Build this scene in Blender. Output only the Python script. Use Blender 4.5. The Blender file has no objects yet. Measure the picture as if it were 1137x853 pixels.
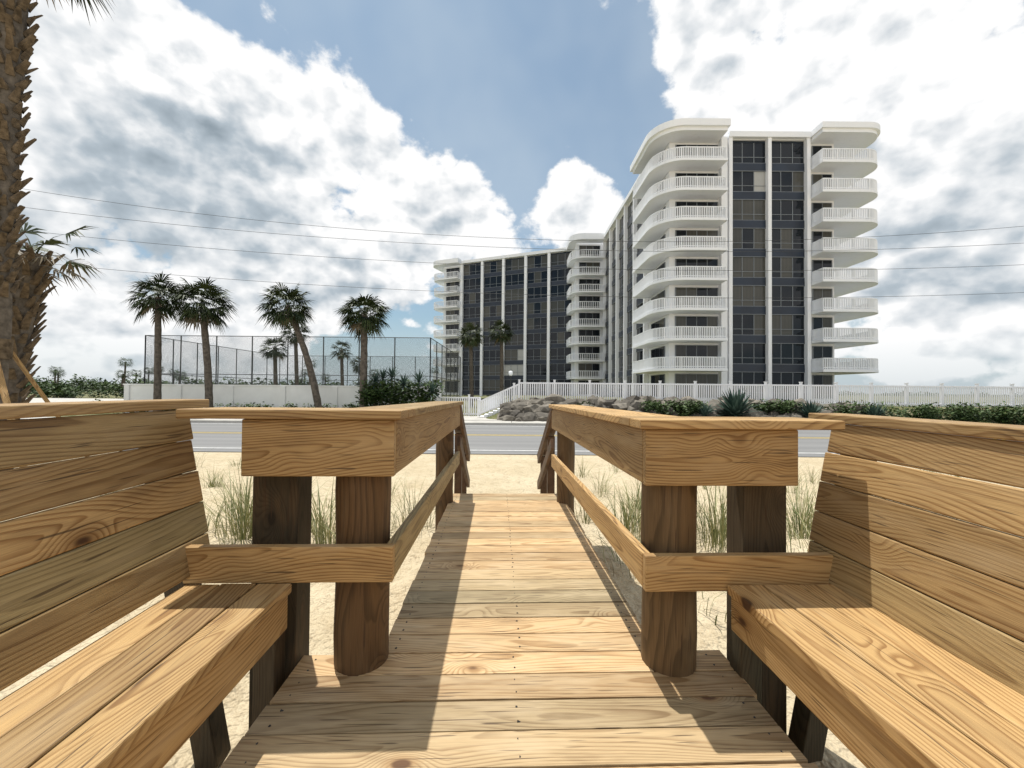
import bpy, math, random, bmesh
import numpy as np
from mathutils import Vector, Matrix, noise as mnoise
R=random.Random(7)
sc=bpy.context.scene
sc.view_settings.view_transform='Standard'; sc.view_settings.look='None'; sc.view_settings.exposure=0

# ---------------- node helpers
def newmat(name):
    m=bpy.data.materials.new(name); m.use_nodes=True
    nt=m.node_tree; b=nt.nodes['Principled BSDF']; return m,nt,b
def N(nt,t,**k):
    n=nt.nodes.new(t)
    for a,v in k.items(): setattr(n,a,v)
    return n
def math_(nt,op,a,b=None,c=None,clamp=False):
    n=nt.nodes.new('ShaderNodeMath'); n.operation=op; n.use_clamp=clamp
    for i,v in enumerate((a,b,c)):
        if v is None: continue
        if isinstance(v,(int,float)): n.inputs[i].default_value=v
        else: nt.links.new(v,n.inputs[i])
    return n.outputs[0]
def mix(nt,f,a,b,bt='MIX'):
    n=nt.nodes.new('ShaderNodeMix'); n.data_type='RGBA'; n.blend_type=bt
    for i,v in ((0,f),(6,a),(7,b)):
        if isinstance(v,(int,float)): n.inputs[i].default_value=v
        elif isinstance(v,tuple): n.inputs[i].default_value=(*v,1)
        else: nt.links.new(v,n.inputs[i])
    return n.outputs[2]
def mapr(nt,v,a,b,c=0,d=1,smooth=False):
    n=nt.nodes.new('ShaderNodeMapRange'); n.clamp=True
    if smooth: n.interpolation_type='SMOOTHSTEP'
    nt.links.new(v,n.inputs[0])
    for i,x in enumerate((a,b,c,d)): n.inputs[i+1].default_value=x
    return n.outputs[0]
def vmul(nt,v,s):
    n=nt.nodes.new('ShaderNodeVectorMath'); n.operation='MULTIPLY'; nt.links.new(v,n.inputs[0]); n.inputs[1].default_value=s; return n.outputs[0]
def noise(nt,vec,scale,detail=4,rough=.5,dist=0):
    n=nt.nodes.new('ShaderNodeTexNoise'); n.inputs['Scale'].default_value=scale
    n.inputs['Detail'].default_value=detail; n.inputs['Roughness'].default_value=rough
    n.inputs['Distortion'].default_value=dist
    if vec is not None: nt.links.new(vec,n.inputs['Vector'])
    return n.outputs[0]
def bump(nt,b,h,s,d=.01):
    n=nt.nodes.new('ShaderNodeBump'); n.inputs['Strength'].default_value=s; n.inputs['Distance'].default_value=d
    nt.links.new(h,n.inputs['Height']); nt.links.new(n.outputs[0],b.inputs['Normal'])
def attr(nt,name):
    n=nt.nodes.new('ShaderNodeAttribute'); n.attribute_name=name; return n
def geo(nt): return nt.nodes.new('ShaderNodeNewGeometry').outputs['Position']

def wood_mat(name,light,dark,green,knotc,bleach=.25):
    m,nt,b=newmat(name)
    wc=attr(nt,'wc').outputs['Vector']; rnd=attr(nt,'rnd').outputs['Fac']
    s=N(nt,'ShaderNodeSeparateXYZ'); nt.links.new(wc,s.inputs[0]); x,y,z=s.outputs
    w1=noise(nt,vmul(nt,wc,(1.1,4,4)),1,1)
    w2=noise(nt,vmul(nt,wc,(.9,0,0)),1,0)
    vor=N(nt,'ShaderNodeTexVoronoi'); vor.inputs['Scale'].default_value=1
    nt.links.new(vmul(nt,wc,(2.2,4.2,1.5)),vor.inputs['Vector'])
    kd=vor.outputs['Distance']
    kb=mapr(nt,kd,0,.34,1,0,True)
    yy=math_(nt,'ADD',y,math_(nt,'MULTIPLY',math_(nt,'SUBTRACT',w2,.5),.30))
    r=math_(nt,'SQRT',math_(nt,'ADD',math_(nt,'MULTIPLY',yy,yy),math_(nt,'MULTIPLY',z,z)))
    r=math_(nt,'ADD',r,math_(nt,'MULTIPLY',math_(nt,'SUBTRACT',w1,.5),.09))
    r=math_(nt,'ADD',r,math_(nt,'MULTIPLY',kb,.065))
    fr=math_(nt,'FRACT',math_(nt,'MULTIPLY',r,88))
    ring=mapr(nt,fr,.35,.90,0,1,True)
    ring=math_(nt,'MULTIPLY',ring,mapr(nt,fr,.92,1.0,1,0))
    bl=noise(nt,vmul(nt,wc,(2.2,10,10)),1,3,.6)
    ring=math_(nt,'MULTIPLY',ring,mapr(nt,bl,.3,.6,1,.5))
    fib=noise(nt,vmul(nt,wc,(9,420,420)),1,1)
    col=mix(nt,ring,light,dark)
    col=mix(nt,mapr(nt,rnd,.6,.97,0,.8),col,mix(nt,ring,green,tuple(c*.55 for c in green)))
    r2=math_(nt,'FRACT',math_(nt,'MULTIPLY',rnd,7.31))
    br=math_(nt,'MULTIPLY',mapr(nt,r2,0,1,.68,1.12),mapr(nt,fib,.3,.7,.84,1.1))
    hs=N(nt,'ShaderNodeHueSaturation'); nt.links.new(br,hs.inputs['Value']); nt.links.new(col,hs.inputs['Color'])
    col=hs.outputs[0]
    col=mix(nt,mapr(nt,bl,.52,.75,0,bleach),col,(.64,.51,.33))
    col=mix(nt,mapr(nt,bl,.25,.45,.5,0),col,(.17,.10,.045))
    kn=mapr(nt,kd,.05,.09,1,0,True)
    halo=mapr(nt,kd,.08,.17,.6,0)
    col=mix(nt,halo,col,tuple(c*.9 for c in dark))
    col=mix(nt,math_(nt,'MULTIPLY',kn,.9),col,knotc)
    ck=noise(nt,vmul(nt,wc,(5,150,150)),1,0)
    col=mix(nt,mapr(nt,ck,.72,.77,0,.75),col,(.06,.035,.02))
    nt.links.new(col,b.inputs['Base Color']); b.inputs['Roughness'].default_value=.6
    b.inputs['Specular IOR Level'].default_value=.3
    bump(nt,b,fib,.6,.0012)
    return m
WOOD=wood_mat('treated_pine',(.49,.315,.135),(.22,.105,.032),(.31,.26,.13),(.055,.024,.011),.18)
DECKW=wood_mat('deck_pine',(.60,.415,.22),(.33,.185,.075),(.46,.375,.22),(.10,.045,.02),.45)
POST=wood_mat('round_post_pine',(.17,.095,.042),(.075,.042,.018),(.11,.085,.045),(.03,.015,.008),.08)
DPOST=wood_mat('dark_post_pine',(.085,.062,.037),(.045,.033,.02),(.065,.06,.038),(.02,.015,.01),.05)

def simple(name,col,rough=.6,spec=.4,nscale=None,namt=.2,metal=0,bmp=0,detail=3):
    m,nt,b=newmat(name); b.inputs['Roughness'].default_value=rough
    b.inputs['Specular IOR Level'].default_value=spec; b.inputs['Metallic'].default_value=metal
    if nscale:
        n=noise(nt,geo(nt),nscale,detail,.6)
        c=mix(nt,mapr(nt,n,.3,.7),tuple(x*(1-namt) for x in col),tuple(min(1,x*(1+namt)) for x in col))
        nt.links.new(c,b.inputs['Base Color'])
        if bmp: bump(nt,b,n,bmp,.02)
    else: b.inputs['Base Color'].default_value=(*col,1)
    return m
WHITE,nt,b=newmat('white_painted_concrete')
n=noise(nt,vmul(nt,geo(nt),(2,2,.15)),1.2,3,.6); n2=noise(nt,geo(nt),.35,1)
c=mix(nt,mapr(nt,n2,.3,.7),(.85,.87,.90),(.89,.90,.92)); c=mix(nt,mapr(nt,n,.58,.8,0,.28),c,(.60,.60,.58))
nt.links.new(c,b.inputs['Base Color']); b.inputs['Roughness'].default_value=.6; b.inputs['Specular IOR Level'].default_value=.3
VINYL=simple('white_vinyl',(.86,.86,.88),.4,.5)
NAVY=simple('navy_panel',(.010,.018,.034),.35,.5,.6,.25,detail=1)
FRAME=simple('aluminium_frame',(.20,.22,.24),.4,.5)
def glass():
    m,nt,b=newmat('window_glass'); rnd=attr(nt,'rnd').outputs['Fac']
    wc=attr(nt,'wc').outputs['Vector']
    s=N(nt,'ShaderNodeSeparateXYZ'); nt.links.new(wc,s.inputs[0])
    wv=math_(nt,'SINE',math_(nt,'MULTIPLY',s.outputs[1],45))
    cur=mix(nt,mapr(nt,wv,-1,1),(.045,.046,.04),(.095,.09,.075))
    c=mix(nt,mapr(nt,rnd,.66,.72),(.006,.009,.014),cur)
    c=mix(nt,mapr(nt,rnd,.985,.99),c,(.40,.40,.38))
    nt.links.new(c,b.inputs['Base Color']); b.inputs['Roughness'].default_value=.07
    b.inputs['Specular IOR Level'].default_value=.35
    return m
GLASS=glass()
def leafm(name,c1,c2,rough=.55,spec=.2):
    m,nt,b=newmat(name); rnd=attr(nt,'rnd').outputs['Fac']
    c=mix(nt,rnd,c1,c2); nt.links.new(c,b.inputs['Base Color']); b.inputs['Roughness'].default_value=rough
    b.inputs['Specular IOR Level'].default_value=spec
    return m
PALML=leafm('palm_leaf',(.016,.028,.009),(.060,.078,.026))
PALMD=leafm('dead_palm_leaf',(.11,.085,.05),(.20,.16,.10))
TRUNK=simple('palm_trunk_bark',(.13,.11,.09),.9,.1,6,.45,bmp=.6)
BOOT=simple('palm_boot_bark',(.12,.09,.06),.9,.1,9,.5,bmp=.6)
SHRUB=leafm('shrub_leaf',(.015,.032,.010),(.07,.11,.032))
GRASS=leafm('sea_oats_leaf',(.09,.12,.04),(.36,.34,.17))
AGAVE=leafm('agave_leaf',(.035,.065,.052),(.085,.13,.10))
ROCK,nt,b=newmat('riprap_rock')
n=noise(nt,geo(nt),2.5,3,.65); rn_=attr(nt,'rnd').outputs['Fac']
c=mix(nt,rn_,(.09,.08,.068),(.29,.26,.215)); c=mix(nt,mapr(nt,n,.35,.65,.6,0),c,(.06,.055,.048))
nt.links.new(c,b.inputs['Base Color']); b.inputs['Roughness'].default_value=.9; b.inputs['Specular IOR Level'].default_value=.15; bump(nt,b,n,.8,.03)
BLACK=simple('black_metal',(.03,.03,.03),.5,.5)
METAL=simple('galvanised_steel',(.07,.075,.075),.5,.4)
CONC=simple('concrete_paving',(.47,.45,.41),.85,.2,1.3,.15)
PAINTW=simple('road_paint_white',(.6,.6,.58),.7,.2,6,.2)
PAINTY=simple('road_paint_yellow',(.50,.36,.08),.7,.2,6,.2)
STAIRB=simple('stair_rail_brown',(.10,.055,.03),.55,.3,10,.35)

# ---------------- mesh builder
class MB:
    def __init__(s): s.v=[];s.f=[];s.m=[];s.wc=[];s.rn=[];s.T=Matrix.Identity(4);s.smooth=[]
    def add(s,vs,fs,m=0,wcs=None,rnd=None,smooth=False):
        o=len(s.v); rnd=R.random() if rnd is None else rnd
        s.v+= [tuple(s.T@Vector(p)) for p in vs]
        for f in fs:
            s.f.append([o+i for i in f]); s.m.append(m); s.smooth.append(smooth)
            for i in f:
                s.wc.append(wcs[i] if wcs else tuple(vs[i])); s.rn.append(rnd)
    def box(s,c,size,rot=None,m=0,rnd=None,noend=False):
        hx,hy,hz=[a/2 for a in size]
        order=sorted(range(3),key=lambda i:-size[i])
        ro=R.random()*40; po=R.uniform(-.05,.05); pt=R.uniform(.015,.07)
        vs=[];w=[]
        for dx,dy,dz in ((-1,-1,-1),(1,-1,-1),(1,1,-1),(-1,1,-1),(-1,-1,1),(1,-1,1),(1,1,1),(-1,1,1)):
            l=Vector((dx*hx,dy*hy,dz*hz)); p=(rot@l if rot else l)+Vector(c); vs.append(p)
            w.append((l[order[0]]+ro,l[order[1]]+po,l[order[2]]+pt))
        s.add(vs,[(0,3,2,1),(4,5,6,7),(0,1,5,4),(1,2,6,5),(2,3,7,6),(3,0,4,7)],m,w,rnd)
    def b2(s,x0,x1,y0,y1,z0,z1,m=0,rnd=None):
        s.box(((x0+x1)/2,(y0+y1)/2,(z0+z1)/2),(abs(x1-x0),abs(y1-y0),abs(z1-z0)),None,m,rnd)
    def beam(s,a,b,w,h,m=0,up=(0,0,1)):
        a=Vector(a);b=Vector(b);d=b-a;L=d.length;d.normalize()
        side=d.cross(Vector(up)); 
        if side.length<1e-4: side=Vector((1,0,0))
        side.normalize(); u=side.cross(d)
        M=Matrix((d,side,u)).transposed()
        s.box((a+b)/2,(L,w,h),M,m)
    def prism(s,pts,z0,z1,m=0):
        n=len(pts)
        vs=[(x,y,z0) for x,y in pts]+[(x,y,z1) for x,y in pts]
        fs=[tuple(range(n))[::-1],tuple(range(n,2*n))]+[(i,(i+1)%n,n+(i+1)%n,n+i) for i in range(n)]
        s.add(vs,fs,m)
    def tube(s,pts,rad,seg=8,m=0,cap=True,smooth=True,jit=0):
        vs=[];w=[];ro=R.random()*30
        pts=[Vector(p) for p in pts]; L=0
        for i,p in enumerate(pts):
            d=(pts[min(i+1,len(pts)-1)]-pts[max(i-1,0)]).normalized()
            a=d.cross(Vector((0,1,0.01)));a.normalize();b=d.cross(a)
            if i: L+=(p-pts[i-1]).length
            for k in range(seg):
                t=2*math.pi*k/seg; r=rad[i]*(1+R.uniform(-jit,jit))
                o=a*math.cos(t)*r+b*math.sin(t)*r
                vs.append(p+o); w.append((L+ro,math.cos(t)*rad[i]*1.1+.03,math.sin(t)*rad[i]*.6+.08))
        fs=[]
        for i in range(len(pts)-1):
            for k in range(seg):
                k2=(k+1)%seg; fs.append((i*seg+k,i*seg+k2,(i+1)*seg+k2,(i+1)*seg+k))
        s.add(vs,fs,m,w,smooth=smooth)
        if cap:
            s.add(vs[-seg:],[tuple(range(seg))],m); s.add(vs[:seg],[tuple(range(seg))[::-1]],m)
    def obj(s,name,mats,bevel=0,parent=None):
        me=bpy.data.meshes.new(name); me.from_pydata(s.v,[],s.f)
        for mt in mats: me.materials.append(mt)
        me.polygons.foreach_set('material_index',s.m); me.polygons.foreach_set('use_smooth',s.smooth)
        a=me.attributes.new('wc','FLOAT_VECTOR','CORNER'); a.data.foreach_set('vector',np.array([tuple(x) for x in s.wc],dtype=np.float32).ravel())
        a=me.attributes.new('rnd','FLOAT','CORNER'); a.data.foreach_set('value',np.array(s.rn,dtype=np.float32))
        me.update()
        o=bpy.data.objects.new(name,me); sc.collection.objects.link(o)
        if bevel:
            md=o.modifiers.new('bevel','BEVEL'); md.width=bevel; md.segments=2; md.limit_method='ANGLE'; md.angle_limit=math.radians(50)
        if parent: o.parent=parent
        return o
def empty(name):
    o=bpy.data.objects.new(name,None); sc.collection.objects.link(o); return o

WR=Matrix.Rotation(math.radians(1.9),4,'Z')   # boardwalk axis

# ---------------- terrain
def ss(a,b,t):
    t=max(0,min(1,(t-a)/(b-a))); return t*t*(3-2*t)
def ground_z(x,y):
    z=-.33-.49*ss(2.6,9.5,y)
    if y<12.4 and abs(x)<60:
        k=1-ss(11,12.4,y)
        z+=k*(.07*mnoise.noise(Vector((x*.9,y*.9,0)))+.06*mnoise.noise(Vector((x*3.1,y*3.1,5)))+.05*mnoise.noise(Vector((x*6,y*6,9))))
    s=ss(-2.2,.9,x) 
    z+=s*1.17*ss(25.4,27.8,y)
    z+=(1-s)*.1*ss(24.6,26,y)
    return z
xs=np.concatenate([[-4000,-1500,-500,-200,-100,-60],np.arange(-40,-10,1.0),np.arange(-10,10,.08),np.arange(10,40.1,1.0),[60,100,200,500,1500,4000]])
ys=np.concatenate([[-400,-50,-12],np.arange(-3,8,.08),np.arange(8,12.9,.25),np.arange(13,24,1.0),np.arange(24,29,.3),[30,35,45,70,120,300,1000,5000]])
vs=[(float(x),float(y),ground_z(float(x),float(y))) for y in ys for x in xs]
nx=len(xs); fs=[(j*nx+i,j*nx+i+1,(j+1)*nx+i+1,(j+1)*nx+i) for j in range(len(ys)-1) for i in range(nx-1)]
g=MB(); g.add(vs,fs,0,smooth=True)
m,nt,b=newmat('sand_and_turf'); P=geo(nt)
sp=N(nt,'ShaderNodeSeparateXYZ'); nt.links.new(P,sp.inputs[0])
n1=noise(nt,P,1.1,3,.6); n2=noise(nt,P,8,3,.7); n3=noise(nt,P,120,1,.7)
c=mix(nt,mapr(nt,n1,.3,.7),(.53,.435,.285),(.65,.555,.39))
c=mix(nt,mapr(nt,n2,.50,.70,0,.6),c,(.38,.30,.19))
c=mix(nt,mapr(nt,n3,.35,.7,0,.4),c,(.32,.26,.175))
tf=mix(nt,mapr(nt,n2,.35,.65),(.06,.085,.028),(.20,.19,.09))
tf=mix(nt,mapr(nt,n1,.5,.65,0,.8),tf,(.42,.36,.25))
msk=mapr(nt,sp.outputs[1],24.5,25.5)
c=mix(nt,msk,c,tf)
far=mapr(nt,sp.outputs[1],60,400); c=mix(nt,far,c,(.06,.08,.05))
nt.links.new(c,b.inputs['Base Color']); b.inputs['Roughness'].default_value=.95; b.inputs['Specular IOR Level'].default_value=.1
bump(nt,b,n2,1.0,.09)
g.obj('sandy_ground',[m])

# ---------------- road
m,nt,b=newmat('asphalt'); P=geo(nt)
a1=noise(nt,P,60,1,.8); a2=noise(nt,vmul(nt,P,(.06,1.3,1)),1,3)
c=mix(nt,mapr(nt,a2,.3,.7),(.13,.13,.132),(.21,.208,.205)); c=mix(nt,mapr(nt,a1,.3,.7,0,.4),c,(.27,.265,.25))
nt.links.new(c,b.inputs['Base Color']); b.inputs['Roughness'].default_value=.85
r=MB(); r.add([(-300,12.9,-.80),(300,12.9,-.80),(300,23.6,-.80),(-300,23.6,-.80)],[(0,1,2,3)],0)
for y0,w,mi in ((13.6,.13,1),(22.9,.13,1),(18.1,.12,2),(18.4,.12,2)):
    r.add([(-300,y0,-.796),(300,y0,-.796),(300,y0+w,-.796),(-300,y0+w,-.796)],[(0,1,2,3)],mi)
r.obj('asphalt_road',[m,PAINTW,PAINTY])
r=MB(); x=-90
while x<90:
    r.b2(x,x+2.98,23.75,25.3,-.9,-.68,0); x+=3
r.b2(-90,90,23.58,23.74,-.9,-.67,0)
r.b2(-3.4,-.6,25.32,29.4,-.9,-.655,0)
r.obj('concrete_sidewalk',[CONC],.01)

# ---------------- boardwalk deck
d=MB(); d.T=WR
v=-2.0
while v<1.88:
    jl,jr=R.uniform(-.012,.012),R.uniform(-.012,.012)
    d.box(((.08+(jl+jr)/2),v+.07,-.019+R.uniform(-.0015,.0015)),(1.90+jl-jr,.1375,.038),Matrix.Rotation(R.uniform(-.002,.002),3,'Z'))
    for uu in (-.80,.08,.96):
        for dv in (.035,.105):
            d.tube([(uu+R.uniform(-.01,.01),v+dv,-.004),(uu,v+dv,.0012)],[.0045,.0045],6,1)
    v+=.1445
while v<4.78:
    jl,jr=R.uniform(-.008,.008),R.uniform(-.008,.008)
    d.box(((.11+(jl+jr)/2),v+.07,-.019+R.uniform(-.0015,.0015)),(1.27+jl-jr,.1375,.038),Matrix.Rotation(R.uniform(-.002,.002),3,'Z'))
    for uu in (-.46,.11,.68):
        for dv in (.035,.105):
            d.tube([(uu+R.uniform(-.01,.01),v+dv,-.004),(uu,v+dv,.0012)],[.0045,.0045],6,1)
    v+=.1445
for u in (-.80,.08,.96): d.b2(u-.02,u+.02,-2,1.86,-.24,-.041)
for u in (-.47,.11,.68): d.b2(u-.019,u+.019,1.9,4.75,-.235,-.041)
d.b2(-.85,1.01,1.84,1.878,-.24,-.042)
for i in range(4):
    d.b2(-.5,.72,4.82+i*.29,5.09+i*.29,-.235-.17*i,-.195-.17*i)
for u in (-.44,.66): d.beam((u,4.76,-.14),(u,6.1,-.9),.04,.24)
d.obj('boardwalk_deck',[DECKW,BLACK],.004)

# ---------------- railings
def railing(side):
    e=MB(); sg=side
    dz0=0.0 if side<0 else -.028
    SH=Matrix.Identity(4); kk=-.014; SH[2][1]=kk; SH[2][3]=-kk*1.7+dz0
    if side<0: up,ui,sq,ub,uo,vf= -.60,-.425,-.97,-1.04,-1.26,1.70
    else:      up,ui,sq,ub,uo,vf=  .77, .605,1.19,1.245,1.40,1.66
    e.T=WR
    for (pu,pv,r0) in ((up,vf+.17,.118),(up-.03*sg,4.45,.095)):
        pts=[(pu+R.uniform(-.004,.004),pv,z) for z in np.linspace(-.7,.96,9)]
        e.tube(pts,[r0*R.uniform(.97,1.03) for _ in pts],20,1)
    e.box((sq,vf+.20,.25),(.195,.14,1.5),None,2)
    e.T=WR@SH
    e.b2(ui,ui+.038*sg,vf+.04,4.62,.845,1.073)
    e.b2(ui,ui+.038*sg,vf+.04,4.62,.415,.555)
    e.b2(up+.13*sg,up+.165*sg,vf+.33,4.62,.93,1.072)
    e.b2(ui,ub,vf,vf+.038,.842,1.074,0,.2 if side<0 else .32)
    e.b2(ui,uo,vf-.001,vf+.037,.412,.558,0,.1)
    e.b2(ui-.03*sg,ui+.27*sg,vf+.27,4.66,1.076,1.114)
    e.b2(ui-.032*sg,uo+.02*sg,vf-.03,vf+.108,1.0765,1.1145)
    e.b2(ui-.032*sg,uo+.02*sg,vf+.112,vf+.266,1.0765,1.1145)
    for dz in (0,-.38):
        e.beam((ui+.015*sg,4.64,1.05+dz),(ui+.0*sg,6.05,.27+dz),.04,.12,3)
    e.beam((ui+.06*sg,4.55,1.08),(ui+.05*sg,6.12,.32),.14,.038,3)
    e.box((ui+.07*sg,6.0,-.30),(.09,.09,1.25),None,3)
    e.box((ui+.07*sg,5.2,-.05),(.09,.09,1.5),None,3)
    e.obj('wooden_railing',[WOOD,POST,DPOST,STAIRB,METAL],.005)
railing(-1); railing(1)

# ---------------- benches
def bench(side):
    e=MB(); e.T=WR; sg=side
    us,ue,vf=(-.82,-1.235,1.69) if side<0 else (.935,1.375,1.65)
    dz=-.008 if side<0 else -.05
    w=(abs(ue-us)-.012)/3
    for i in range(3):
        a=us+sg*(i*(w+.006)); e.b2(a,a+sg*w,-1.6,vf-.004+R.uniform(-.003,.0),.383,.42+R.uniform(-.0015,.0015))
    e.b2(us+.012*sg,us+.05*sg,-1.6,vf-.01,.243,.381)
    for vv in (-1.2,-.2,.7,1.6): e.b2(us+.052*sg,ue,vv,vv+.04,.24,.381)
    tilt=math.radians(11)*sg
    M=Matrix.Rotation(tilt,3,'Y')
    bp=Vector((ue+.012*sg,0,.44+dz*.6))
    updir=M@Vector((0,0,1)); pit=.137+dz*.08
    for i in range(5):
        c=bp+updir*(.068+i*pit); c.y=(vf+.15-1.6)/2
        e.box(c+Vector((R.uniform(-.003,.003),0,0)),(.036,vf+.15+1.6+R.uniform(-.012,.012),pit-.0025),M,0)
    top=bp+updir*.70
    zc=1.117+dz
    e.b2(top.x-.035*sg,top.x+.12*sg,-1.6,vf+.27,zc,zc+.038)
    for vv in (-1.4,-.1,.9,vf+.08):
        a=bp+updir*(-.80)+Vector((.075*sg,0,0)); c=bp+updir*.62+Vector((.075*sg,0,0))
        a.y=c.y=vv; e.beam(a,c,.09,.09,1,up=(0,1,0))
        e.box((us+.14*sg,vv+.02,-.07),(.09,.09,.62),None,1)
    e.obj('wooden_bench',[WOOD,DPOST],.005)
bench(-1); bench(1)

# ---------------- condominium
def arc(cx,cy,r,a0,a1,n=8):
    return [(cx+r*math.cos(math.radians(a0+(a1-a0)*i/n)),cy+r*math.sin(math.radians(a0+(a1-a0)*i/n))) for i in range(n+1)]
Z0=.6;FH=2.9;NF=9;ZT=Z0+FH*NF
def facade(mb,M,x0,x1,nb,sub=2,pier=.35,floors=NF):
    mb.T=M; bw=(x1-x0)/nb
    for i in range(nb+1):
        x=x0+i*bw; mb.b2(x-pier/2,x+pier/2,-.38,.12,Z0-.6,ZT+.1,0)
    for i in range(nb):
        a=x0+i*bw+pier/2; c=x0+(i+1)*bw-pier/2; pw=(c-a)/sub
        for k in range(floors):
            z=Z0+k*FH
            mb.b2(a,c,.02,.14,z-.22,z+.55,1); mb.b2(a,c,-.01,.14,z-.27,z-.222,3)
            cr_=R.random()
            for j in range(sub):
                rr=R.random() if R.random()<.4 else cr_
                mb.b2(a+j*pw+.03,a+(j+1)*pw-.03,.09,.12,z+.56,z+1.15,2,rr)
                mb.b2(a+j*pw+.03,a+(j+1)*pw-.03,.09,.12,z+1.2,z+2.62,2,rr)
                if j<sub-1: mb.b2(a+(j+1)*pw-.03,a+(j+1)*pw+.03,.04,.13,z+.605,z+2.625,3)
            mb.b2(a,c,.05,.125,z+1.151,z+1.199,3)
            mb.b2(a,c,.04,.135,z+.552,z+.60,3)
    mb.b2(x0-.2,x1+.2,-.5,.6,ZT+.05,ZT+.6,0)
    mb.T=Matrix.Identity(4)
def doors(mb,M,x0,x1,n):
    mb.T=M
    for k in range(NF):
        z=Z0+k*FH; w=(x1-x0)/n
        mb.b2(x0-.06,x1+.06,-.03,.05,z+.05,z+2.42,3)
        cr_=R.random()
        for j in range(n):
            mb.b2(x0+j*w+.04,x0+(j+1)*w-.04,-.05,-.035,z+.12,z+2.36,2,cr_ if R.random()<.6 else None)
    mb.T=Matrix.Identity(4)
def balconies(mb,M,poly,rail,sp=.17,floors=range(1,NF)):
    mb.T=M
    for k in floors:
        z=Z0+k*FH
        mb.prism(poly,z-.26,z,0)
        for (a,c) in zip(rail[:-1],rail[1:]):
            for zz,h,w in ((z+1.06,.08,.09),(z+.16,.07,.05)):
                mb.beam((a[0],a[1],zz),(c[0],c[1],zz),w,h,0)
        pts=[Vector(p) for p in rail]
        tot=[(pts[i+1]-pts[i]).length for i in range(len(pts)-1)]
        S=sum(tot); n=int(S/sp)
        for i in range(n+1):
            q=S*i/n; j=0
            while j<len(tot)-1 and q>tot[j]: q-=tot[j]; j+=1
            p=pts[j].lerp(pts[j+1],min(1,q/tot[j]))
            s_=.11 if i%9==0 else .075
            mb.box((p.x,p.y,z+.53),(s_,s_,1.04),None,0)
            # furniture-free balcony floor
    mb.T=Matrix.Identity(4)
I4=Matrix.Identity(4)
cond=empty('condominium_building')
w=MB()
w.b2(15.75,32.4,41.16,69,.2,ZT,0)
w.b2(10.8,24,70.16,82,.2,ZT,0)
w.b2(21.6,29.6,41.147,41.2,.2,ZT,1)
w.b2(15.5,32.6,40.95,69,ZT+.002,ZT+.25,0)
facade(w,Matrix.Translation((0,41,0)),21.7,29.5,2,3)
doors(w,Matrix.Translation((0,41.1,0)),16.4,20.6,4)
doors(w,Matrix.Translation((0,41.1,0)),30.2,32.1,2)
ML=Matrix.Translation((15.6,69,0))@Matrix.Rotation(math.radians(-90),4,'Z')
facade(w,ML,.2,21.5,5,3)
doors(w,Matrix.Translation((15.7,69,0))@Matrix.Rotation(math.radians(-90),4,'Z'),22.8,26.8,3)
w.b2(20.75,21.35,40.6,41.3,.2,ZT+.1,0)
w.obj('front_block_walls',[WHITE,NAVY,GLASS,FRAME],0,cond)
w=MB()
A=[(20.6,41.1),(20.6,39.1)]+arc(16.6,41.9,2.8,270,180,9)+[(13.8,47.2),(15.7,47.2),(15.7,41.1)]
Ar=[(20.5,41.0),(20.5,39.2)]+arc(16.6,41.9,2.7,270,180,9)+[(13.9,47.1),(15.6,47.1)]
balconies(w,I4,A,Ar)
B=[(29.8,41.1),(29.8,39.2),(34.0,39.2)]+arc(34.2,41.2,2.0,270,360,8)+[(36.2,46.2),(32.3,46.2),(32.3,41.1)]
Br=[(29.9,41.0),(29.9,39.3),(34.0,39.3)]+arc(34.2,41.2,1.9,270,360,8)+[(36.1,46.1),(32.4,46.1)]
balconies(w,I4,B,Br)
def grow(p,cx,cy,s_): return [(cx+(x-cx)*s_,cy+(y-cy)*s_) for x,y in p]
w.prism(A,ZT-.25,ZT+.1,0); w.prism(grow(A,18,43,1.06),ZT+.1,ZT+.75,0)
w.prism(B,ZT-.25,ZT+.1,0); w.prism(grow(B,32.5,43,1.05),ZT+.1,ZT+.65,0)
C=[(15.4,70),(15.4,68.2),(12.0,68.2)]+arc(12.0,70.4,2.2,270,180,8)+[(9.8,74),(11,74),(11,70)]
balconies(w,I4,C,C[:-2],.3)
w.prism(grow(C,13,71,1.06),ZT-.1,ZT+.9,0)
doors(w,Matrix.Translation((0,70.1,0)),11.4,14.9,3)
w.obj('front_balconies',[WHITE,NAVY,GLASS,FRAME],0,cond)
w=MB()
MW=Matrix.Translation((-14.5,84.6,0))@Matrix.Rotation(math.radians(-22.5),4,'Z')
w.T=MW; w.b2(.1,28,.16,14,.2,ZT,0); w.b2(4.5,27.9,.145,.3,.2,ZT-.01,1)
facade(w,MW,4.6,27.6,5,3,.5)
doors(w,MW@Matrix.Translation((0,.1,0)),.8,3.8,3)
D=[(4.4,.1),(4.4,-1.7),(0,-1.7)]+arc(0,.1,1.8,270,180,7)+[(-1.8,3),(.1,3),(.1,.1)]
balconies(w,MW,D,D[:-2],.3)
w.T=MW; w.prism(grow(D,1.5,.5,1.08),ZT-.1,ZT+.8,0)
w.obj('rear_wing',[WHITE,NAVY,GLASS,FRAME],0,cond)

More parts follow.
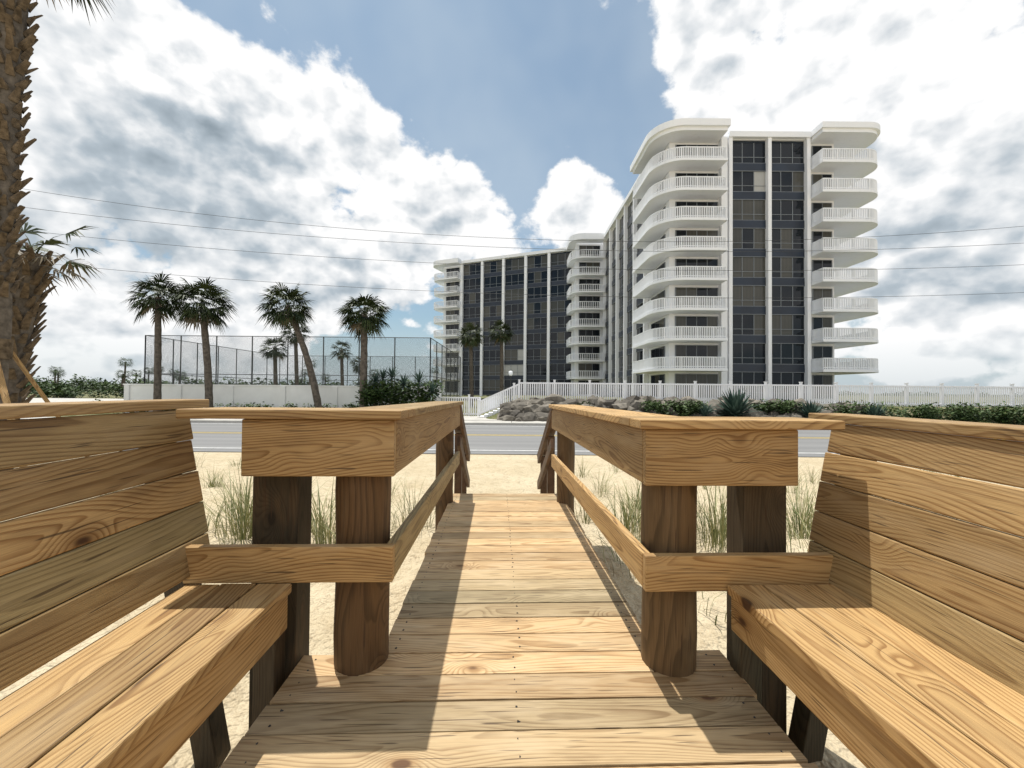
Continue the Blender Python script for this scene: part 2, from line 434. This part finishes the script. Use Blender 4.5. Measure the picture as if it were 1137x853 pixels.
# ---------------- white picket fence
f=MB()
def picket_run(f,a,b_,z0,z1,z0b=None,z1b=None,sp=.15):
    a=Vector(a);b_=Vector(b_);z0b=z0 if z0b is None else z0b;z1b=z1 if z1b is None else z1b
    L=(b_-a).length;n=int(L/sp)
    for i in range(n+1):
        t=i/n;p=a.lerp(b_,t);q0=z0+(z0b-z0)*t;q1=z1+(z1b-z1)*t
        if i%16==0: f.box((p.x,p.y,(q0+q1)/2+.03),(.13,.13,q1-q0+.12),None,0); f.box((p.x,p.y,q1+.11),(.17,.17,.05),None,0)
        else: f.box((p.x,p.y,(q0+q1)/2),(.08,.03,q1-q0-.1),None,0)
    for h in (.12,.93):
        f.beam((a.x,a.y-.002,z0+(z1-z0)*h),(b_.x,b_.y-.002,z0b+(z1b-z0b)*h),.06,.10,0)
picket_run(f,(.5,28),(48,28),.30,1.82)
f.b2(.4,48,27.85,28.15,-.1,.29,1)
f.obj('white_picket_fence',[VINYL,WHITE])
f=MB()
picket_run(f,(-5.6,29.6),(-2.3,29.6),-.7,.75)
f.obj('white_picket_fence',[VINYL])
f=MB()
for i in range(9):
    f.b2(-2.2+i*.3,-1.9+i*.3+.02,28.05,29.4,-.8,-.60+i*.13,1)
picket_run(f,(-2.3,28),(.45,28),-.55,.45,.40,1.72); picket_run(f,(-2.3,29.5),(.45,29.5),-.55,.45,.40,1.72)
f.obj('white_stairway',[VINYL,WHITE])
f=MB()
f.b2(-28.4,-5.4,30.0,30.25,-.9,1.35,0); f.b2(-28.45,-5.35,29.95,30.3,1.352,1.45,0)
f.b2(-28.4,-28.15,30.26,46,-.9,1.35,0)
for x in np.arange(-28.3,-5.3,3.8): f.b2(x,x+.35,29.9,29.99,-.9,1.34,0)
f.obj('white_masonry_wall',[simple('weathered_stucco',(.84,.84,.83),.85,.2,.6,.08)])
m,nt,b=newmat('chain_link_mesh'); b.inputs['Base Color'].default_value=(.05,.06,.06,1)
s=N(nt,'ShaderNodeSeparateXYZ'); nt.links.new(geo(nt),s.inputs[0])
h=math_(nt,'ADD',s.outputs[0],s.outputs[1])
def line(a): 
    q=math_(nt,'FRACT',math_(nt,'MULTIPLY',a,14)); return math_(nt,'LESS_THAN',q,.12)
al=math_(nt,'MAXIMUM',line(math_(nt,'ADD',h,s.outputs[2])),line(math_(nt,'SUBTRACT',h,s.outputs[2])))
nt.links.new(al,b.inputs['Alpha'])
f=MB()
def chain(f,a,b_,z0,z1):
    a=Vector(a);b_=Vector(b_);L=(b_-a).length;n=max(1,round(L/2.7))
    for i in range(n+1):
        p=a.lerp(b_,i/n); f.tube([(p.x,p.y,z0),(p.x,p.y,z1)],[.045,.045],6,0)
    for zz in (z0+.1,(z0+z1)/2,z1-.02): f.tube([(a.x,a.y,zz),(b_.x,b_.y,zz)],[.03,.03],5,0)
    f.add([(a.x,a.y,z0),(b_.x,b_.y,z0),(b_.x,b_.y,z1),(a.x,a.y,z1)],[(0,1,2,3)],1)
chain(f,(-27.8,31,0),(-6.2,31,0),-.7,5.15); chain(f,(-27.8,31,0),(-27.8,49,0),-.7,5.15)
chain(f,(-27.8,49,0),(-6.2,49,0),-.7,5.15); chain(f,(-6.2,31,0),(-6.2,49,0),-.7,5.15)
f.obj('chain_link_fence',[METAL,m])

# ---------------- palms
def frond_fan(mb,base,az,el,pl,ll,mat,rnd,nl=15,spread=80,pw=.02):
    d=Vector((math.cos(az)*math.cos(el),math.sin(az)*math.cos(el),math.sin(el)))
    base=Vector(base); side=Vector((-math.sin(az),math.cos(az),0)); upv=side.cross(d)*-1
    mid=base+d*pl*.6+Vector((0,0,.02)); tip=base+d*pl-Vector((0,0,.12*pl))
    mb.add([base-side*pw,base+side*pw,mid+side*pw*.7,mid-side*pw*.7,tip],[(0,1,2,3),(3,2,4)],mat,rnd=rnd)
    d2=(d-Vector((0,0,.25))).normalized(); twist=R.uniform(-.5,.5)
    side2=(side*math.cos(twist)+upv*math.sin(twist)).normalized()
    for i in range(nl):
        t=(i/(nl-1)-.5)*2; a=math.radians(spread)*t+R.uniform(-.06,.06)
        ld=(d2*math.cos(a)+side2*math.sin(a)-Vector((0,0,.15*abs(t)))).normalized()
        L=ll*(1-.35*abs(t)**2)*R.uniform(.85,1.1); wv=ld.cross(upv).normalized()*ll*.04
        p0=tip; p1=tip+ld*L*.55; p2=tip+ld*L*.97-Vector((0,0,L*R.uniform(.12,.4)))
        mb.add([p0-wv*.3,p0+wv*.3,p1+wv,p1-wv,p2],[(0,1,2,3),(3,2,4)],mat,rnd=min(1,max(0,rnd+R.uniform(-.2,.2))))
def palm(name,base,top,r0,r1,cr,nf=64,boots=False,dead=.05,nl=15,bend=.5,bl=1.0,lo=-.72,pr=(.34,.6)):
    mb=MB(); base=Vector(base);top=Vector(top)
    n=18;pts=[];rad=[]
    for i in range(n+1):
        t=i/n; p=base.lerp(top,t); k=math.sin(math.pi*t)*bend
        p.x+= -(top.x-base.x)*.25*k ; pts.append(p); rad.append((r0+(r1-r0)*t)*(1+.06*(i%2))*(1.25 if i==0 else 1))
    mb.tube(pts,rad,12,0,jit=.05)
    if boots:
        H=(top-base).length; q=int(H*26)
        for i in range(q):
            t=i/q
            if t*H<boots: continue
            p=base.lerp(top,t); k=math.sin(math.pi*t)*bend; p.x+=-(top.x-base.x)*.25*k
            a=i*2.39996+R.uniform(-.3,.3); rr=(r0+(r1-r0)*t)
            o=Vector((math.cos(a),math.sin(a),0)); sd=Vector((-math.sin(a),math.cos(a),0))
            L=R.uniform(.16,.42)*bl; q0=p+o*rr*.85; q1=q0+o*L*R.uniform(.4,.75)+Vector((0,0,L*.8))+sd*R.uniform(-.05,.05)
            w0=.075;w1=R.uniform(.015,.045)
            mb.add([q0-sd*w0,q0+sd*w0,q0+o*.05+sd*w0*.8-Vector((0,0,.05)),q0+o*.05-sd*w0*.8-Vector((0,0,.05)),
                    q1-sd*w1,q1+sd*w1,q1+o*.03+sd*w1,q1+o*.03-sd*w1],[(0,1,5,4),(1,2,6,5),(2,3,7,6),(3,0,4,7),(4,5,6,7)],1)
    for i in range(nf):
        az=i*2.39996+R.uniform(-.3,.3); u=(i+.5)/nf
        el=math.asin(max(-1,min(1,lo+(.93-lo)*u)))+R.uniform(-.12,.12)
        isd = u<dead
        frond_fan(mb,top+Vector((0,0,R.uniform(-.1,.15))),az,el,cr*R.uniform(*pr),cr*R.uniform(.48,.62),3 if isd else 2,R.random(),nl)
    return mb.obj(name,[TRUNK,BOOT,PALML,PALMD])
palm('sabal_palm',(-24.2,28,-.8),(-24.3,28,7.4),.22,.17,1.85)
palm('sabal_palm',(-20.6,28,-.8),(-21.3,28,7.0),.23,.18,2.15)
palm('sabal_palm',(-13.2,28.3,-.8),(-15.6,28.3,6.9),.24,.17,2.0)
palm('sabal_palm',(-10.0,27.6,-.8),(-10.0,27.6,6.3),.26,.20,1.9,74)
palm('sabal_palm',(-23.6,41,-.8),(-23.8,41,5.3),.2,.16,1.6,40)
palm('sabal_palm',(-22,42,-.8),(-22.3,42,7.0),.2,.16,1.6,40)
palm('sabal_palm',(-19,46,-.8),(-19.2,46,5.6),.2,.16,1.4,36)
palm('sabal_palm',(-20,55,-.8),(-20.5,55,4.6),.2,.16,1.5,36)
palm('sabal_palm',(-4.7,48,-.8),(-4.9,48,7.6),.24,.19,1.85,50)
palm('sabal_palm',(-1.2,49,-.8),(-1.3,49,8.2),.24,.19,1.85,50)
palm('sabal_palm',(-10.38,8.2,-.9),(-10.12,8.2,11.0),.17,.19,1.6,40,boots=3.9,nl=22,bl=.85)
palm('sabal_palm',(-11.5,9.2,-.9),(-10.80,9.2,4.2),.20,.22,1.15,18,boots=1.3,dead=.45,nl=12,bl=1.15,lo=-.5,pr=(.35,.7))
f=MB()
for (a,bp_) in (((-10.3,8.1,2.0),(-8.9,7.6,-.7)),((-10.4,8.0,2.0),(-11.2,7.2,-.7)),((-10.3,8.35,2.0),(-9.9,9.8,-.75))):
    f.beam(a,bp_,.09,.045,0)
f.tube([(-10.35,8.2,1.75),(-10.34,8.2,2.15)],[.22,.22],14,1)
f.obj('palm_support_brace',[WOOD,BOOT],.004)

# ---------------- shrubs etc
def leafclump(mb,c,rad,n,ls,mat=0,up=.3):
    for i in range(n):
        v_=Vector((R.gauss(0,1),R.gauss(0,1),R.gauss(0,1))).normalized()*(R.random()**.45)
        p=Vector((c[0]+v_.x*rad[0],c[1]+v_.y*rad[1],c[2]+v_.z*rad[2]))
        a=R.uniform(0,6.28); d_=Vector((math.cos(a),math.sin(a),R.uniform(-.2,.9))).normalized(); s_=d_.cross(Vector((R.uniform(-1,1),R.uniform(-1,1),1))).normalized()
        l=ls*R.uniform(.6,1.3)
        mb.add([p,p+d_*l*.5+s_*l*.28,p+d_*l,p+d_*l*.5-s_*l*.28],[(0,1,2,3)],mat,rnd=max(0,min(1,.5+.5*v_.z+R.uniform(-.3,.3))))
def spiky(mb,c,r,n,mat,w=.06,emin=.1):
    for i in range(n):
        az=i*2.39996; el=emin+(1.4-emin)*(i/n); d_=Vector((math.cos(az)*math.cos(el),math.sin(az)*math.cos(el),math.sin(el)))
        s_=Vector((-math.sin(az),math.cos(az),0))*w; p=Vector(c); L=r*R.uniform(.8,1.1)
        q=p+d_*L*.5; t=p+d_*L-Vector((0,0,L*.08))
        mb.add([p-s_*.6,p+s_*.6,q+s_,q-s_,t],[(0,1,2,3),(3,2,4)],mat)
sh=MB()
for i in range(26):
    x=R.uniform(-9.6,-5.0); h=R.uniform(.2,1.6)
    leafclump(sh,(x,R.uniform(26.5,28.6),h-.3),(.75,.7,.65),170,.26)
for x,z in ((-9.2,1.6),(-8.1,2.0),(-7.3,1.5),(-6.3,1.7),(-5.4,1.0),(-8.7,1.9)):
    sh.tube([(x,27.3,-.8),(x+.1,27.3,z)],[.07,.05],6,2); spiky(sh,(x+.1,27.3,z),.95,46,1,.05,-.6)
sh.obj('coastal_shrub',[SHRUB,AGAVE,TRUNK])
sh=MB()
for i in range(60):
    x=R.uniform(-32,-10.5)
    leafclump(sh,(x,R.uniform(29,29.6),R.uniform(-.6,-.1)),(.6,.3,.4),60,.2)
sh.obj('low_hedge',[SHRUB])
def hedge(x0,x1,y,z,n,h=.45):
    sh=MB()
    for i in range(n):
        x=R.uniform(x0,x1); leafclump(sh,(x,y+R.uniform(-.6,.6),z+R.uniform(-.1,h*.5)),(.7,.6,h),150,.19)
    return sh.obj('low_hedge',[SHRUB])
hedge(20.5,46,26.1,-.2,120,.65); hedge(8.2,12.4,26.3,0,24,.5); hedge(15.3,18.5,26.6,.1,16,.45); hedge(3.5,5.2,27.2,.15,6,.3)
sh=MB(); spiky(sh,(13.9,25.5,-.3),1.9,120,0,.11,.05); sh.obj('agave_plant',[AGAVE])
sh=MB(); spiky(sh,(18.6,25.5,-.35),1.3,80,0,.08,.05); sh.obj('agave_plant',[AGAVE])
sh=MB(); spiky(sh,(12.0,25.5,-.3),1.0,60,0,.07,.05); sh.obj('agave_plant',[AGAVE])
sh=MB(); spiky(sh,(22.5,25.4,-.35),1.1,70,0,.08,.05); sh.obj('agave_plant',[AGAVE])
rk=MB()
def rock(mb,c,s_):
    bm=bmesh.new(); bmesh.ops.create_icosphere(bm,subdivisions=2,radius=1)
    off=Vector((R.random()*50,R.random()*50,0)); M=Matrix.Rotation(R.uniform(0,6),3,'Z')@Matrix.Rotation(R.uniform(-.4,.4),3,'X')
    vs=[]
    for v_ in bm.verts:
        k=1+.55*mnoise.noise(v_.co*1.3+off)+.22*mnoise.noise(v_.co*4+off)
        p=M@Vector((v_.co.x*s_[0],v_.co.y*s_[1],v_.co.z*s_[2]))*k; vs.append(p+Vector(c))
    mb.add(vs,[tuple(v_.index for v_ in f_.verts) for f_ in bm.faces],0); bm.free()
for i in range(270):
    x=R.uniform(-.6,23.5) if i<190 else R.uniform(-.5,9); y=R.uniform(25.4,27.5); s_=R.uniform(.2,.62)
    rock(rk,(x,y,ground_z(x,y)+.12),(s_*1.4,s_,s_*.8))
rk.obj('rock_embankment',[ROCK])

# sea oats grass
gr=MB()
def tuft(c,n,h,spr=.16):
    for i in range(n):
        a=R.uniform(0,6.28); r_=spr*R.random(); p=Vector((c[0]+math.cos(a)*r_,c[1]+math.sin(a)*r_,c[2]-.03))
        a2=a+R.uniform(-.8,.8); lean=R.uniform(.05,.8)+r_; H=h*R.uniform(.35,1.12); o=Vector((math.cos(a2),math.sin(a2),0)); s_=Vector((-o.y,o.x,0))*R.uniform(.0022,.0048)
        P_=[p+o*H*lean*t*t+Vector((0,0,H*(t-.28*lean*t*t))) for t in (0,.4,.75,1)]
        vs=[P_[0]-s_,P_[0]+s_,P_[1]-s_,P_[1]+s_,P_[2]-s_*.7,P_[2]+s_*.7,P_[3]]
        gr.add(vs,[(0,1,3,2),(2,3,5,4),(4,5,6)],0)
spots=[(-2.85,4.4,.85,150),(-2.6,4.8,.75,100),(-3.15,4.9,.75,90),(-1.85,4.2,.8,120),(-1.6,4.8,.75,100),(-2.15,4.6,.6,60),(-1.15,4.9,.65,80),(-1.35,3.7,.4,50),(-3.5,4.6,.6,70),
 (.98,5.4,.6,60),(1.35,4.8,.75,90),(1.6,5.3,.65,80),(2.15,4.3,.9,130),(2.45,4.8,.7,80),(1.95,4.9,.65,70),(3.3,4.7,.8,110),(3.6,5.1,.7,80),(3.0,5.3,.6,70),(1.05,3.6,.4,50),(1.9,6,.6,60),(4.2,5.5,.65,60),(1.25,2.9,.3,30),(-.95,6.2,.5,50),(2.9,3.9,.55,60)]
for x,y,h,n in spots: tuft((x,y,ground_z(x,y)),n,h,.24)
for i in range(80):
    x=R.choice((-1,1))*R.uniform(1.3,11); y=R.uniform(4.5,11); tuft((x,y,ground_z(x,y)),R.randint(20,55),R.uniform(.25,.65),.2)
gr.obj('sea_oats_grass',[GRASS])

# ---------------- power lines
pl=MB()
for zl,zm,zr in ((14.0,11.0,12.1),(12.8,10.4,11.0),(11.3,9.2,9.6),(9.3,7.4,7.8)):
    co=np.polyfit([-32,0,33],[zl,zm,zr],2)
    pts=[(x,26.3,float(np.polyval(co,x))) for x in np.linspace(-48,48,60)]
    pl.tube(pts,[.012]*60,5,0)
for x in (-48,48):
    pl.tube([(x,26.3,-.8),(x,26.3,18)],[.2,.14],10,1)
    pl.b2(x-.06,x+.06,25.2,27.4,15.8,16,1)
pl.obj('overhead_power_lines',[BLACK,TRUNK])
l=MB(); l.tube([(-.1,30.5,.3),(-.1,30.5,2.3)],[.04,.035],8,0); l.tube([(-.1,30.5,2.3),(-.1,30.5,2.4),(-.1,30.5,2.6),(-.1,30.5,2.66)],[.08,.15,.15,.03],12,1); l.obj('lamp_post',[BLACK,WHITE])

# ---------------- distant things
r=MB(); r.add([(-90,42,-.62),(-30,42,-.62),(-30,64,-.62),(-90,64,-.62)],[(0,1,2,3)],0); r.obj('parking_lot',[CONC])
tr=MB()
for i in range(80):
    x=R.uniform(-110,-36); y=R.uniform(66,74)
    leafclump(tr,(x,y,R.uniform(-.3,1.3)),(R.uniform(1,2.6),1.5,R.uniform(.6,1.3)),130,.5)
tr.obj('coastal_shrub',[SHRUB])
tr=MB()
for i in range(170):
    x=R.uniform(-210,-5); y=R.uniform(128,150)
    leafclump(tr,(x,y,R.uniform(0,2.8)),(R.uniform(2,5),2,R.uniform(1.2,2.8)),120,.9)
for i in range(26):
    x=R.uniform(-170,-20); y=R.uniform(112,150); z=R.uniform(4.5,8.5)
    tr.tube([(x,y,-.8),(x+.3,y,z)],[.25,.2],6,1)
    for k in range(26): frond_fan(tr,(x+.3,y,z),k*2.4,math.asin(-.6+1.5*k/26),1.0,1.3,0,R.random(),9)
tr.obj('distant_tree_line',[SHRUB,TRUNK])
tr=MB()
for i in range(90):
    x=R.uniform(60,330); y=R.uniform(150,180); leafclump(tr,(x,y,R.uniform(-1,1)),(5,2,1.4),80,1.0)
tr.obj('distant_tree_line',[SHRUB])

# ---------------- world sky with cumulus
sd=Vector((-.16,.25,1)).normalized()
el=math.asin(sd.z); az=math.atan2(sd.x,sd.y)
W=bpy.data.worlds.new('World'); sc.world=W; W.use_nodes=True; nt=W.node_tree
try: W.cycles.sampling_method='MANUAL'; W.cycles.sample_map_resolution=256
except Exception: pass
for n in list(nt.nodes): nt.nodes.remove(n)
sky=N(nt,'ShaderNodeTexSky'); sky.sky_type='NISHITA'; sky.sun_disc=False; sky.sun_elevation=el; sky.sun_rotation=az; sky.dust_density=1.5; sky.air_density=1.1; sky.ozone_density=1.0
skc=mix(nt,1.0,sky.outputs[0],(.082,.103,.106),'MULTIPLY')
tc=N(nt,'ShaderNodeTexCoord'); dv=N(nt,'ShaderNodeVectorMath',operation='NORMALIZE'); nt.links.new(tc.outputs['Generated'],dv.inputs[0]); dvo=dv.outputs[0]
def cdir(px,py): return Vector(((px-568)/455,1,(434-py)/455)).normalized()
def blobsum(bl):
    acc=None
    for px,py,rad,wt in bl:
        n=N(nt,'ShaderNodeVectorMath',operation='DISTANCE'); nt.links.new(dvo,n.inputs[0]); n.inputs[1].default_value=cdir(px,py) if py is not None else px
        o=mapr(nt,n.outputs['Value'],0,rad*1.5,wt,0,True)
        acc=o if acc is None else math_(nt,'ADD',acc,o)
    return acc
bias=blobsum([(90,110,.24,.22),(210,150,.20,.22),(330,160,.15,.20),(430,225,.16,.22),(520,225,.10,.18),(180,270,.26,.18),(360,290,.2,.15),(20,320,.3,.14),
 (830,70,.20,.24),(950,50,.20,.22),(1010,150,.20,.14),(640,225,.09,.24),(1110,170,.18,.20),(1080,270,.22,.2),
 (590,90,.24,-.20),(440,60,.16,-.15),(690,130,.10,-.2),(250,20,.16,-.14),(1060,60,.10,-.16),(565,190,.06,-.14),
 (Vector((0,-.9,.4)),None,.9,.16)])  # last entry: unseen cloud bank behind the camera, added to brighten the facades
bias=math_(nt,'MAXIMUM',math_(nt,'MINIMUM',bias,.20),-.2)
sp=N(nt,'ShaderNodeSeparateXYZ'); nt.links.new(dvo,sp.inputs[0])
def cd(off,det,vd):
    a=N(nt,'ShaderNodeVectorMath',operation='MULTIPLY_ADD'); nt.links.new(dvo,a.inputs[0]); a.inputs[1].default_value=(1,1,1.35); a.inputs[2].default_value=off
    n=noise(nt,a.outputs[0],3.2,det,.60)
    v_=noise(nt,a.outputs[0],11,vd,.5)
    bil=math_(nt,'ABSOLUTE',math_(nt,'SUBTRACT',v_,.5))
    return math_(nt,'ADD',math_(nt,'MULTIPLY',n,.97),math_(nt,'MULTIPLY',bil,.40))
o0=(3.1,1.7,.4)
d1=cd(o0,9,2); d2=cd((o0[0]-.012,o0[1],o0[2]+.04),5,1)
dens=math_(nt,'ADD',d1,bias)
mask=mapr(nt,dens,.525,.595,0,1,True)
lit=math_(nt,'MULTIPLY',math_(nt,'SUBTRACT',d1,d2),3.0)
thick=mapr(nt,dens,.58,.84,.95,.66)
dark=blobsum([(290,240,.19,.24),(400,310,.16,.24),(130,310,.26,.26),(1085,265,.15,.30),(480,255,.1,.18)])
lit=math_(nt,'SUBTRACT',math_(nt,'ADD',lit,thick),dark)
lit=mapr(nt,lit,-.1,1.0,0,1)
cr=N(nt,'ShaderNodeValToRGB'); nt.links.new(lit,cr.inputs[0]); e=cr.color_ramp.elements
e[0].color=(.24,.30,.35,1); e[1].color=(1.02,1.02,1.02,1); e[1].position=.80; e1=cr.color_ramp.elements.new(.42); e1.color=(.47,.54,.60,1)
hz=noise(nt,dvo,1.8,4,.6); hzf=mapr(nt,hz,.36,.70,.08,.5)
low=mapr(nt,sp.outputs[2],0,.28,.75,0,True)
veil=math_(nt,'MAXIMUM',hzf,low)
cc=mix(nt,veil,skc,(.62,.71,.78))
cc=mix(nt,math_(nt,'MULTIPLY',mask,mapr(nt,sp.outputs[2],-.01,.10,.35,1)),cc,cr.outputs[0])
bg=N(nt,'ShaderNodeBackground'); bg.inputs[1].default_value=1.0; nt.links.new(cc,bg.inputs[0])
out=N(nt,'ShaderNodeOutputWorld'); nt.links.new(bg.outputs[0],out.inputs[0])

sl=bpy.data.lights.new('sun','SUN'); sl.energy=4.8; sl.angle=math.radians(.55); sl.color=(1,.965,.90)
so=bpy.data.objects.new('sun',sl); sc.collection.objects.link(so); so.rotation_euler=sd.to_track_quat('Z','Y').to_euler()

cam=bpy.data.cameras.new('camera'); cam.lens=36*455/1137; cam.sensor_width=36; cam.clip_start=.02; cam.clip_end=9000
co=bpy.data.objects.new('camera',cam); sc.collection.objects.link(co)
Mx=Matrix.Rotation(math.radians(90+.9),4,'X')@Matrix.Rotation(math.radians(.5),4,'Z')
co.matrix_world=Matrix.Translation((0,0,1.2))@Mx
sc.camera=co
